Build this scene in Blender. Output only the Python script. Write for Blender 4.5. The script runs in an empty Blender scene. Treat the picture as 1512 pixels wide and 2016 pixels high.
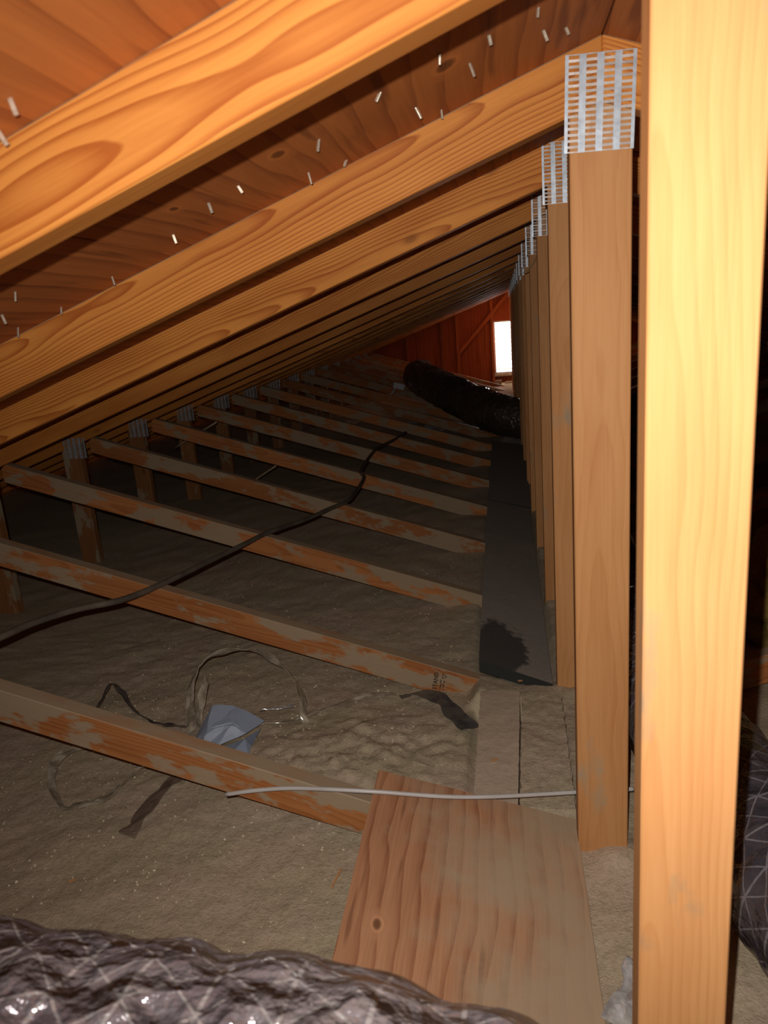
import bpy, bmesh, math, random
from mathutils import Vector, Matrix, noise

random.seed(7)
scene = bpy.context.scene
C = scene.collection

# ------------------------------------------------------------------ camera, light, exposure
CAM_H = 0.992
cam_data = bpy.data.cameras.new('camera')
cam = bpy.data.objects.new('camera', cam_data)
C.objects.link(cam)
pitch, yaw, roll = -0.2545, 0.1747, -0.0808
fw = Vector((-math.sin(yaw), math.cos(yaw), 0)); rt = Vector((math.cos(yaw), math.sin(yaw), 0)); up = Vector((0, 0, 1))
F = fw * math.cos(pitch) + up * math.sin(pitch)
u2 = -fw * math.sin(pitch) + up * math.cos(pitch)
Rr = rt * math.cos(roll) + u2 * math.sin(roll)
Uu = -rt * math.sin(roll) + u2 * math.cos(roll)
M = Matrix((( Rr.x, Uu.x, -F.x, 0), (Rr.y, Uu.y, -F.y, 0), (Rr.z, Uu.z, -F.z, CAM_H), (0, 0, 0, 1)))
cam.matrix_world = M
cam_data.lens = 1436.54 / 2016 * 36.0
cam_data.sensor_width = 36.0
cam_data.clip_start = 0.02
cam_data.dof.use_dof = True
cam_data.dof.focus_distance = 1.9
cam_data.dof.aperture_fstop = 8.0
scene.camera = cam

scene.view_settings.view_transform = 'Standard'
scene.view_settings.look = 'None'
scene.view_settings.gamma = 1.0
scene.view_settings.use_curve_mapping = False
scene.view_settings.exposure = 0.0

scene.cycles.diffuse_bounces = 2
scene.cycles.max_bounces = 4
scene.cycles.glossy_bounces = 2
scene.cycles.transmission_bounces = 1

world = bpy.data.worlds.new('daylight'); scene.world = world
world.use_nodes = True
bg = world.node_tree.nodes['Background']
bg.inputs[0].default_value = (0.95, 0.97, 1.0, 1)
bg.inputs[1].default_value = 9.0

FLASH_POWER = 60.0
fl = bpy.data.lights.new('phone_flash', 'SPOT')
fl.spot_size = math.radians(130); fl.spot_blend = 1.0
fl.energy = FLASH_POWER
fl.color = (1.0, 0.97, 0.92)
fl.shadow_soft_size = 0.004
fl.use_nodes = True
fnt = fl.node_tree
fem = fnt.nodes['Emission']
fall = fnt.nodes.new('ShaderNodeLightFalloff')
fall.inputs['Strength'].default_value = 1.0
fall.inputs["Smooth"].default_value = 0.15
fnt.links.new(fall.outputs['Quadratic'], fem.inputs['Strength'])
flo = bpy.data.objects.new('phone_flash', fl)
C.objects.link(flo)
flo.location = Vector((0, 0, CAM_H)) - Rr * 0.026 + Uu * 0.036 - F * 0.005
flash_dir = (F + Rr * 0.19).normalized()                 # the beam leans a little to the right
flo.rotation_euler = flash_dir.to_track_quat('-Z', 'Y').to_euler()

# daylight coming in through the louvred vent of the far gable
dl = bpy.data.lights.new('vent_daylight', 'AREA')
dl.shape = 'RECTANGLE'; dl.size = 0.56; dl.size_y = 0.76; dl.energy = 60; dl.color = (0.95, 0.97, 1.0)
dlo = bpy.data.objects.new('vent_daylight', dl); C.objects.link(dlo)
dlo.location = (0.156, 11.10, 0.50); dlo.rotation_euler = (math.radians(-90), 0, 0)

# ------------------------------------------------------------------ constants of the building
S = 0.61
T = 0.038                              # lumber thickness
def Yk(k): return 0.617 if k == 0 else 1.196 + (k - 1) * S
RX = 0.1535                            # ridge X
SL = 0.3429                            # roof slope
def chord_lo(x): return 1.2198 + SL * (x if x <= RX else 2 * RX - x)
CHV = 0.0851                           # chord depth measured plumb
def deck_z(x): return chord_lo(x) + CHV
def web_top(x): return 0.005 - 0.3172 * x
NT = 17
Y_END = 10.93
XL, XR = -3.75, 2 * RX + 3.75

# ------------------------------------------------------------------ materials
def new_mat(name):
    m = bpy.data.materials.new(name); m.use_nodes = True
    nt = m.node_tree
    for n in list(nt.nodes): nt.nodes.remove(n)
    out = nt.nodes.new('ShaderNodeOutputMaterial')
    b = nt.nodes.new('ShaderNodeBsdfPrincipled')
    nt.links.new(b.outputs[0], out.inputs[0])
    return m, nt, b

def N(nt, typ, **kw):
    n = nt.nodes.new(typ)
    for k, v in kw.items():
        if k in n.inputs: n.inputs[k].default_value = v
        else: setattr(n, k, v)
    return n

def ramp(nt, src, stops):
    r = nt.nodes.new('ShaderNodeValToRGB')
    el = r.color_ramp.elements
    while len(el) < len(stops): el.new(0.5)
    for e, (p, c) in zip(el, stops):
        e.position = p
        e.color = (*c, 1) if isinstance(c, tuple) else (c, c, c, 1)
    nt.links.new(src, r.inputs[0])
    return r.outputs[0]

def mix(nt, fac, a, b, mode='MIX'):
    m = nt.nodes.new('ShaderNodeMixRGB'); m.blend_type = mode
    for i, v in ((0, fac), (1, a), (2, b)):
        if isinstance(v, (int, float)): m.inputs[i].default_value = v
        elif isinstance(v, tuple): m.inputs[i].default_value = (*v, 1)
        else: nt.links.new(v, m.inputs[i])
    return m.outputs[0]

def math_n(nt, op, a, b=None, clamp=False):
    m = nt.nodes.new('ShaderNodeMath'); m.operation = op; m.use_clamp = clamp
    for i, v in ((0, a), (1, b)):
        if v is None: continue
        if isinstance(v, (int, float)): m.inputs[i].default_value = v
        else: nt.links.new(v, m.inputs[i])
    return m.outputs[0]

def obj_vec(nt, rand=True, scale=(1, 1, 1)):
    tc = nt.nodes.new('ShaderNodeTexCoord')
    v = tc.outputs['Object']
    if rand:
        oi = nt.nodes.new('ShaderNodeObjectInfo')
        cx = nt.nodes.new('ShaderNodeCombineXYZ')
        nt.links.new(math_n(nt, 'MULTIPLY', oi.outputs['Random'], 37.0), cx.inputs[0])
        a = nt.nodes.new('ShaderNodeVectorMath'); a.operation = 'ADD'
        nt.links.new(v, a.inputs[0]); nt.links.new(cx.outputs[0], a.inputs[1]); v = a.outputs[0]
    mp = nt.nodes.new('ShaderNodeMapping'); mp.inputs['Scale'].default_value = scale
    nt.links.new(v, mp.inputs[0])
    return mp.outputs[0]

DUST = (0.34, 0.272, 0.18)

def lumber(name, light, dark, face_dust=0.0, top_dust=0.9, ring_scale=46.0, contrast=0.75, tilt=1.6, wobble=0.022, soft=0.05):
    """Douglas fir: local X runs along the grain."""
    m, nt, b = new_mat(name)
    tc = nt.nodes.new('ShaderNodeTexCoord'); oi = nt.nodes.new('ShaderNodeObjectInfo')
    rnd = oi.outputs['Random']
    # tree centre differs from board to board
    off = nt.nodes.new('ShaderNodeCombineXYZ')
    nt.links.new(math_n(nt, 'MULTIPLY', rnd, 23.0), off.inputs[0])
    nt.links.new(math_n(nt, 'ADD', math_n(nt, 'MULTIPLY', math_n(nt, 'FRACT', math_n(nt, 'MULTIPLY', rnd, 7.13)), 0.05), 0.015), off.inputs[1])
    nt.links.new(math_n(nt, 'SUBTRACT', math_n(nt, 'MULTIPLY', math_n(nt, 'FRACT', math_n(nt, 'MULTIPLY', rnd, 13.7)), 0.10), 0.05), off.inputs[2])
    add = nt.nodes.new('ShaderNodeVectorMath'); add.operation = 'ADD'
    nt.links.new(tc.outputs['Object'], add.inputs[0]); nt.links.new(off.outputs[0], add.inputs[1])
    # low frequency wobble along the stem, and a stem slightly out of line with the board
    wob = N(nt, 'ShaderNodeTexNoise', Scale=1.0, Detail=2.0)
    mpw = N(nt, 'ShaderNodeMapping'); mpw.inputs['Scale'].default_value = (2.6, 4, 4)
    nt.links.new(add.outputs[0], mpw.inputs[0]); nt.links.new(mpw.outputs[0], wob.inputs['Vector'])
    wsep = nt.nodes.new('ShaderNodeSeparateColor'); nt.links.new(wob.outputs['Color'], wsep.inputs[0])
    lsep = nt.nodes.new('ShaderNodeSeparateXYZ'); nt.links.new(tc.outputs['Object'], lsep.inputs[0])
    asep = nt.nodes.new('ShaderNodeSeparateXYZ'); nt.links.new(add.outputs[0], asep.inputs[0])
    ty = math_n(nt, 'MULTIPLY', lsep.outputs[0], tilt * 0.01)
    yy = math_n(nt, 'ADD', math_n(nt, 'ADD', asep.outputs[1], ty), math_n(nt, 'MULTIPLY', wsep.outputs[0], wobble))
    zz = math_n(nt, 'ADD', asep.outputs[2], math_n(nt, 'MULTIPLY', wsep.outputs[1], wobble))
    rv = nt.nodes.new('ShaderNodeCombineXYZ'); nt.links.new(yy, rv.inputs[1]); nt.links.new(zz, rv.inputs[2])
    wv = N(nt, 'ShaderNodeTexWave', wave_type='RINGS', rings_direction='X', wave_profile='SAW')
    wv.inputs['Scale'].default_value = ring_scale; wv.inputs['Distortion'].default_value = 0.6
    wv.inputs['Detail'].default_value = 2; wv.inputs['Detail Scale'].default_value = 1.0
    nt.links.new(rv.outputs[0], wv.inputs['Vector'])
    ringf = ramp(nt, wv.outputs['Fac'], [(0.0, 0.0), (0.5, 0.15), (0.84, 0.8), (0.94, 1.0), (1.0, 0.1)])
    # fibres
    fb = N(nt, 'ShaderNodeTexNoise', Scale=1.0, Detail=2.0, Roughness=0.6)
    mpf = N(nt, 'ShaderNodeMapping'); mpf.inputs['Scale'].default_value = (9, 260, 260)
    nt.links.new(add.outputs[0], mpf.inputs[0]); nt.links.new(mpf.outputs[0], fb.inputs['Vector'])
    # broad tone changes
    bl = N(nt, 'ShaderNodeTexNoise', Scale=1.0, Detail=2.0)
    mpb = N(nt, 'ShaderNodeMapping'); mpb.inputs['Scale'].default_value = (3.0, 22, 22)
    nt.links.new(add.outputs[0], mpb.inputs[0]); nt.links.new(mpb.outputs[0], bl.inputs['Vector'])
    f1 = math_n(nt, 'MULTIPLY', ringf, contrast)
    f2 = math_n(nt, 'MULTIPLY', math_n(nt, 'SUBTRACT', fb.outputs['Fac'], 0.4), 0.55)
    f3 = math_n(nt, 'MULTIPLY', math_n(nt, 'SUBTRACT', bl.outputs['Fac'], 0.42), 1.1)
    fac = math_n(nt, 'ADD', math_n(nt, 'ADD', f1, f2), f3, clamp=True)
    col = mix(nt, fac, light, dark)
    # sparse knots
    vo = N(nt, 'ShaderNodeTexVoronoi', Scale=1.0)
    mpk = N(nt, 'ShaderNodeMapping'); mpk.inputs['Scale'].default_value = (4.5, 0.01, 9.0)
    nt.links.new(add.outputs[0], mpk.inputs[0]); nt.links.new(mpk.outputs[0], vo.inputs['Vector'])
    kn = ramp(nt, vo.outputs['Distance'], [(0.0, 1.0), (0.05, 0.9), (0.085, 0.35), (0.13, 0.0)])
    ks = nt.nodes.new('ShaderNodeSeparateColor'); nt.links.new(vo.outputs['Color'], ks.inputs[0])
    kn = math_n(nt, 'MULTIPLY', kn, ramp(nt, ks.outputs[0], [(0.70, 0.0), (0.72, 1.0)]))
    col = mix(nt, math_n(nt, 'MULTIPLY', kn, 0.6), col, tuple(c * 0.42 for c in dark))
    # board to board tone
    tone = math_n(nt, 'ADD', math_n(nt, 'MULTIPLY', math_n(nt, 'FRACT', math_n(nt, 'MULTIPLY', rnd, 5.31)), 0.35), 0.78)
    vm = nt.nodes.new('ShaderNodeVectorMath'); vm.operation = 'SCALE'
    nt.links.new(col, vm.inputs[0]); nt.links.new(tone, vm.inputs['Scale']); col = vm.outputs[0]
    # settled dust: on upward faces, and in blown patches on the wide faces
    geo = nt.nodes.new('ShaderNodeNewGeometry')
    sep = nt.nodes.new('ShaderNodeSeparateXYZ'); nt.links.new(geo.outputs['Normal'], sep.inputs[0])
    dn = N(nt, 'ShaderNodeTexNoise', Scale=1.0, Detail=4.0, Roughness=0.62)
    mpd = N(nt, 'ShaderNodeMapping'); mpd.inputs['Scale'].default_value = (5.5, 13, 13)
    nt.links.new(add.outputs[0], mpd.inputs[0]); nt.links.new(mpd.outputs[0], dn.inputs['Vector'])
    upf = ramp(nt, sep.outputs['Z'], [(0.35, 0.0), (0.75, 1.0)])
    dtop = math_n(nt, 'MULTIPLY', upf, math_n(nt, 'MULTIPLY', ramp(nt, dn.outputs['Fac'], [(0.30, 0.35), (0.52, 1.0)]), top_dust))
    if face_dust > 0:
        lo = 0.66 - face_dust * 0.30
        dface = math_n(nt, 'MULTIPLY', ramp(nt, dn.outputs['Fac'], [(lo, 0.0), (lo + soft, 1.0)]), 0.82)
        dust = math_n(nt, 'MAXIMUM', dtop, dface)
    else:
        dust = dtop
    col = mix(nt, dust, col, DUST)
    nt.links.new(col, b.inputs['Base Color'])
    b.inputs['Roughness'].default_value = 0.62
    b.inputs['Specular IOR Level'].default_value = 0.18
    bp = N(nt, 'ShaderNodeBump', Strength=0.25, Distance=0.0012)
    nt.links.new(fb.outputs['Fac'], bp.inputs['Height']); nt.links.new(bp.outputs[0], b.inputs['Normal'])
    return m

FIR_L, FIR_D = (0.70, 0.315, 0.10), (0.47, 0.145, 0.030)
M_CHORD = lumber('fir_chord', (0.70, 0.275, 0.056), (0.38, 0.098, 0.015), 0.0, 0.9, 78, 0.85, wobble=0.018)
M_POST = lumber('fir_post', (0.68, 0.325, 0.125), (0.50, 0.19, 0.055), 0.20, 0.9, 46, 0.27, wobble=0.03, soft=0.14)
M_WEB = lumber('fir_web', (0.50, 0.195, 0.064), (0.30, 0.088, 0.023), 0.57, 0.80, 60, 0.55)
M_VWEB = lumber('fir_vertical_web', (0.33, 0.145, 0.054), (0.21, 0.078, 0.025), 0.40, 0.9, 48, 0.5)
M_WALLWOOD = lumber('gable_framing', (0.46, 0.13, 0.05), (0.30, 0.07, 0.025), 0.0, 0.6, 34, 0.5)

def plywood_mat(name, light, dark, dust_amt, scale=1.0, knots=(), dusty_side=None):
    """sheet with the grain along local Y"""
    m, nt, b = new_mat(name)
    tc = nt.nodes.new('ShaderNodeTexCoord'); base = tc.outputs['Object']
    mpq = N(nt, 'ShaderNodeMapping'); mpq.inputs['Scale'].default_value = (5.0 * scale, 2.0 * scale, 1); nt.links.new(base, mpq.inputs[0])
    wob = N(nt, 'ShaderNodeTexNoise', Scale=1.0, Detail=3.0); nt.links.new(mpq.outputs[0], wob.inputs['Vector'])
    ws = nt.nodes.new('ShaderNodeVectorMath'); ws.operation = 'MULTIPLY_ADD'
    nt.links.new(wob.outputs['Color'], ws.inputs[0]); ws.inputs[1].default_value = (0.09, 0, 0); nt.links.new(base, ws.inputs[2])
    mp = N(nt, 'ShaderNodeMapping'); mp.inputs['Scale'].default_value = (1.0, 0.10, 1.0)
    nt.links.new(ws.outputs[0], mp.inputs[0])
    wv = N(nt, 'ShaderNodeTexWave', wave_type='BANDS', bands_direction='X', wave_profile='SAW')
    wv.inputs['Scale'].default_value = 11.0 * scale; wv.inputs['Distortion'].default_value = 1.6
    wv.inputs['Detail'].default_value = 3; wv.inputs['Detail Scale'].default_value = 1.0
    nt.links.new(mp.outputs[0], wv.inputs['Vector'])
    g1 = ramp(nt, wv.outputs['Fac'], [(0.0, 0.05), (0.6, 0.2), (0.88, 0.75), (0.97, 1.0), (1.0, 0.1)])
    fb = N(nt, 'ShaderNodeTexNoise', Scale=1.0, Detail=3.0)
    mpf = N(nt, 'ShaderNodeMapping'); mpf.inputs['Scale'].default_value = (240 * scale, 9 * scale, 1)
    nt.links.new(base, mpf.inputs[0]); nt.links.new(mpf.outputs[0], fb.inputs['Vector'])
    bl = N(nt, 'ShaderNodeTexNoise', Scale=1.0, Detail=2.0)
    mpb = N(nt, 'ShaderNodeMapping'); mpb.inputs['Scale'].default_value = (13, 2.2, 1)
    nt.links.new(base, mpb.inputs[0]); nt.links.new(mpb.outputs[0], bl.inputs['Vector'])
    fac = math_n(nt, 'ADD', math_n(nt, 'ADD', math_n(nt, 'MULTIPLY', g1, 0.7),
                 math_n(nt, 'MULTIPLY', math_n(nt, 'SUBTRACT', fb.outputs['Fac'], 0.42), 0.8)),
                 math_n(nt, 'MULTIPLY', math_n(nt, 'SUBTRACT', bl.outputs['Fac'], 0.42), 1.0), clamp=True)
    col = mix(nt, fac, light, dark)
    sk = N(nt, 'ShaderNodeTexNoise', Scale=1.0, Detail=2.0)
    mps = N(nt, 'ShaderNodeMapping'); mps.inputs['Scale'].default_value = (55 * scale, 5 * scale, 1)
    nt.links.new(base, mps.inputs[0]); nt.links.new(mps.outputs[0], sk.inputs['Vector'])
    col = mix(nt, math_n(nt, 'MULTIPLY', ramp(nt, sk.outputs['Fac'], [(0.62, 0.0), (0.72, 1.0)]), 0.6), col, tuple(c * 0.55 for c in dark))
    for (kx, ky, kr) in knots:
        sb = nt.nodes.new('ShaderNodeVectorMath'); sb.operation = 'SUBTRACT'
        nt.links.new(ws.outputs[0], sb.inputs[0]); sb.inputs[1].default_value = (kx + 0.05, ky, 0)
        ms = nt.nodes.new('ShaderNodeVectorMath'); ms.operation = 'MULTIPLY'
        nt.links.new(sb.outputs[0], ms.inputs[0]); ms.inputs[1].default_value = (1, 0.62, 0)
        ln = nt.nodes.new('ShaderNodeVectorMath'); ln.operation = 'LENGTH'; nt.links.new(ms.outputs[0], ln.inputs[0])
        q = math_n(nt, 'DIVIDE', ln.outputs['Value'], kr)
        ring = ramp(nt, q, [(0.0, 0.9), (0.22, 0.8), (0.36, 0.1), (0.55, 0.35), (1.0, 0.0)])
        lite = ramp(nt, q, [(0.18, 0.0), (0.36, 0.6), (0.6, 0.5), (1.0, 0.0)])
        col = mix(nt, lite, col, tuple(min(1, c * 1.5) for c in light))
        col = mix(nt, math_n(nt, 'MULTIPLY', ring, 0.8), col, tuple(c * 0.35 for c in dark))
    if dust_amt > 0:
        dn = N(nt, 'ShaderNodeTexNoise', Scale=7.0, Detail=6.0, Roughness=0.6); nt.links.new(base, dn.inputs['Vector'])
        sx = nt.nodes.new('ShaderNodeSeparateXYZ'); nt.links.new(base, sx.inputs[0])
        f = math_n(nt, 'ADD', dn.outputs['Fac'], math_n(nt, 'MULTIPLY', sx.outputs[0], 1.0))
        d = math_n(nt, 'MULTIPLY', ramp(nt, f, [(0.38, 0.05), (0.70, 1.0)]), dust_amt)
        col = mix(nt, d, col, (0.46, 0.34, 0.22))
    nt.links.new(col, b.inputs['Base Color'])
    b.inputs['Roughness'].default_value = 0.7; b.inputs['Specular IOR Level'].default_value = 0.25
    bp = N(nt, 'ShaderNodeBump', Strength=0.25, Distance=0.0015)
    nt.links.new(fb.outputs['Fac'], bp.inputs['Height']); nt.links.new(bp.outputs[0], b.inputs['Normal'])
    return m

M_PLY = plywood_mat('plywood_offcut', (0.56, 0.275, 0.14), (0.29, 0.10, 0.042), 0.85, 1.0,
                    knots=((-0.14, -0.02, 0.022), (-0.10, -0.2, 0.016)))
DECK_KNOTS = ((-0.051, 0.997, 0.034), (-0.271, 0.995, 0.028), (-0.424, 0.991, 0.02))
M_DECK = plywood_mat('roof_sheathing', (0.50, 0.155, 0.036), (0.28, 0.075, 0.018), 0.0, 0.7, knots=())
M_DECK_K = plywood_mat('roof_sheathing_knotty', (0.50, 0.155, 0.036), (0.28, 0.075, 0.018), 0.0, 0.7, knots=DECK_KNOTS)
M_GABLE = plywood_mat('gable_sheathing', (0.40, 0.095, 0.035), (0.27, 0.055, 0.02), 0.0, 0.6)

def insulation_mat(name, c1, c2, c3, bump=0.006):
    m, nt, b = new_mat(name)
    tc = nt.nodes.new('ShaderNodeTexCoord'); v = tc.outputs['Object']
    n1 = N(nt, 'ShaderNodeTexNoise', Scale=5.0, Detail=5.0, Roughness=0.6); nt.links.new(v, n1.inputs['Vector'])
    n2 = N(nt, 'ShaderNodeTexNoise', Scale=85.0, Detail=5.0, Roughness=0.7); nt.links.new(v, n2.inputs['Vector'])
    n3 = N(nt, 'ShaderNodeTexNoise', Scale=260.0, Detail=3.0, Roughness=0.7); nt.links.new(v, n3.inputs['Vector'])
    col = mix(nt, ramp(nt, n1.outputs['Fac'], [(0.40, 0.0), (0.62, 1.0)]), c1, c2)
    col = mix(nt, ramp(nt, n2.outputs['Fac'], [(0.46, 0.0), (0.70, 0.55)]), col, c3)
    vo = N(nt, 'ShaderNodeTexVoronoi', Scale=120.0); nt.links.new(v, vo.inputs['Vector'])
    sp = ramp(nt, vo.outputs['Distance'], [(0.10, 1.0), (0.17, 0.0)])
    pick = nt.nodes.new('ShaderNodeSeparateColor'); nt.links.new(vo.outputs['Color'], pick.inputs[0])
    sp = math_n(nt, 'MULTIPLY', sp, ramp(nt, pick.outputs[0], [(0.86, 0.0), (0.88, 0.8)]))
    col = mix(nt, sp, col, (0.50, 0.42, 0.27))
    nt.links.new(col, b.inputs['Base Color'])
    b.inputs['Roughness'].default_value = 0.95; b.inputs['Specular IOR Level'].default_value = 0.1
    h = math_n(nt, 'ADD', n2.outputs['Fac'], math_n(nt, 'MULTIPLY', n3.outputs['Fac'], 0.55))
    bp = N(nt, 'ShaderNodeBump', Strength=0.7, Distance=bump)
    nt.links.new(h, bp.inputs['Height']); nt.links.new(bp.outputs[0], b.inputs['Normal'])
    return m

M_INS = insulation_mat('loose_insulation', (0.50, 0.40, 0.265), (0.55, 0.41, 0.30), (0.30, 0.235, 0.15))
M_INS2 = insulation_mat('packed_dust', (0.52, 0.40, 0.29), (0.55, 0.41, 0.30), (0.40, 0.31, 0.22), 0.003)
M_YELLOW = insulation_mat('yellow_fibreglass', (0.46, 0.30, 0.075), (0.36, 0.24, 0.07), (0.20, 0.13, 0.04), 0.012)

def simple(name, col, rough=0.5, metal=0.0, spec=0.5, bump=None, noise_col=None, nscale=20):
    m, nt, b = new_mat(name)
    b.inputs['Base Color'].default_value = (*col, 1)
    b.inputs['Roughness'].default_value = rough; b.inputs['Metallic'].default_value = metal
    b.inputs['Specular IOR Level'].default_value = spec
    tc = nt.nodes.new('ShaderNodeTexCoord')
    n = N(nt, 'ShaderNodeTexNoise', Scale=nscale, Detail=4.0); nt.links.new(tc.outputs['Object'], n.inputs['Vector'])
    if noise_col:
        nt.links.new(mix(nt, ramp(nt, n.outputs['Fac'], [(0.38, 0.0), (0.62, 1.0)]), col, noise_col), b.inputs['Base Color'])
    if bump:
        bp = N(nt, 'ShaderNodeBump', Strength=0.6, Distance=bump)
        nt.links.new(n.outputs['Fac'], bp.inputs['Height']); nt.links.new(bp.outputs[0], b.inputs['Normal'])
    return m

M_GALV = simple('galvanised_steel', (0.55, 0.60, 0.66), 0.42, 0.45, 0.6, 0.0006, (0.44, 0.47, 0.52), 60)
M_GALV_BAR = simple('galvanised_punched', (0.42, 0.36, 0.33), 0.45, 0.2, 0.4, 0.0006, (0.34, 0.27, 0.23), 60)
M_GALV_OLD = simple('galvanised_dull', (0.30, 0.31, 0.32), 0.6, 0.3, 0.4, 0.0006, (0.22, 0.21, 0.20), 60)
M_NAIL = simple('bright_nail', (0.74, 0.64, 0.50), 0.35, 0.5, 0.6, None, (0.5, 0.42, 0.32), 120)
M_CABLE = simple('black_cable', (0.085, 0.065, 0.05), 0.55, 0, 0.4, None, (0.14, 0.11, 0.08), 14)
M_TUBE = simple('white_tube', (0.52, 0.48, 0.45), 0.4, 0, 0.5, None, (0.44, 0.40, 0.37), 9)
M_STRIP = simple('dusty_clear_plastic', (0.24, 0.195, 0.135), 0.22, 0, 0.8, 0.004, (0.48, 0.41, 0.31), 30)
M_STRIPD = simple('dark_plastic', (0.055, 0.052, 0.055), 0.25, 0, 0.8, 0.004, (0.11, 0.095, 0.08), 26)
M_BAG = simple('grey_plastic_sheet', (0.28, 0.32, 0.41), 0.45, 0, 0.35, 0.003, (0.27, 0.30, 0.37), 12)
M_FOIL = simple('crumpled_foil', (0.85, 0.85, 0.85), 0.28, 0.45, 0.6, 0.006, (0.55, 0.54, 0.53), 45)
M_VENT = simple('vent_white_paint', (0.72, 0.66, 0.58), 0.6, 0, 0.4, None, (0.62, 0.55, 0.48), 10)
M_PALE = simple('pale_wood', (0.55, 0.40, 0.24), 0.7, 0, 0.3, None, (0.45, 0.31, 0.18), 30)
M_WHITEBOX = simple('white_plastic', (0.60, 0.60, 0.62), 0.4, 0, 0.5, None, (0.5, 0.5, 0.52), 30)
M_PAPER = simple('paper_scrap', (0.55, 0.42, 0.36), 0.6, 0, 0.4, 0.003, (0.60, 0.25, 0.15), 30)
M_INK = simple('black_ink', (0.05, 0.03, 0.02), 0.8, 0, 0.2)
M_WIRE = simple('brown_wire', (0.30, 0.18, 0.09), 0.5, 0, 0.5, None, (0.4, 0.26, 0.14), 40)
M_CHIP = simple('wood_chip', (0.62, 0.33, 0.14), 0.7, 0, 0.3, None, (0.5, 0.24, 0.1), 60)
M_CRUMB = simple('pale_crumb', (0.72, 0.62, 0.44), 0.9, 0, 0.1, None, (0.32, 0.25, 0.16), 8)

def board_mat():
    m, nt, b = new_mat('dusty_black_board')
    tc = nt.nodes.new('ShaderNodeTexCoord'); v = tc.outputs['Object']
    geo = nt.nodes.new('ShaderNodeNewGeometry'); sep = nt.nodes.new('ShaderNodeSeparateXYZ')
    nt.links.new(geo.outputs['Normal'], sep.inputs[0])
    upf = ramp(nt, sep.outputs['Z'], [(0.5, 0.0), (0.8, 1.0)])
    # the wiped patch at the front left corner (a stain with a shape of its own)
    n = N(nt, 'ShaderNodeTexNoise', Scale=16.0, Detail=5.0, Roughness=0.65); nt.links.new(v, n.inputs['Vector'])
    sb = nt.nodes.new('ShaderNodeVectorMath'); sb.operation = 'SUBTRACT'; nt.links.new(v, sb.inputs[0]); sb.inputs[1].default_value = (0.045, 0.12, 0.0)
    ms = nt.nodes.new('ShaderNodeVectorMath'); ms.operation = 'MULTIPLY'; nt.links.new(sb.outputs[0], ms.inputs[0]); ms.inputs[1].default_value = (10.0, 5.2, 0)
    ln = nt.nodes.new('ShaderNodeVectorMath'); ln.operation = 'LENGTH'; nt.links.new(ms.outputs[0], ln.inputs[0])
    q = math_n(nt, 'ADD', ln.outputs['Value'], math_n(nt, 'MULTIPLY', math_n(nt, 'SUBTRACT', n.outputs['Fac'], 0.5), 1.3))
    keep = ramp(nt, q, [(0.80, 0.18), (0.95, 0.9)])
    n2 = N(nt, 'ShaderNodeTexNoise', Scale=4.0, Detail=4.0); nt.links.new(v, n2.inputs['Vector'])
    dustc = mix(nt, n2.outputs['Fac'], (0.31, 0.26, 0.22), (0.37, 0.31, 0.255))
    col = mix(nt, math_n(nt, 'MULTIPLY', upf, keep), (0.030, 0.030, 0.027), dustc)
    nt.links.new(col, b.inputs['Base Color']); b.inputs['Roughness'].default_value = 0.8; b.inputs['Specular IOR Level'].default_value = 0.2
    n3 = N(nt, 'ShaderNodeTexNoise', Scale=120.0, Detail=4.0); nt.links.new(v, n3.inputs['Vector'])
    bp = N(nt, 'ShaderNodeBump', Strength=0.4, Distance=0.003); nt.links.new(n3.outputs['Fac'], bp.inputs['Height']); nt.links.new(bp.outputs[0], b.inputs['Normal'])
    return m
M_BOARD = board_mat()

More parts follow.
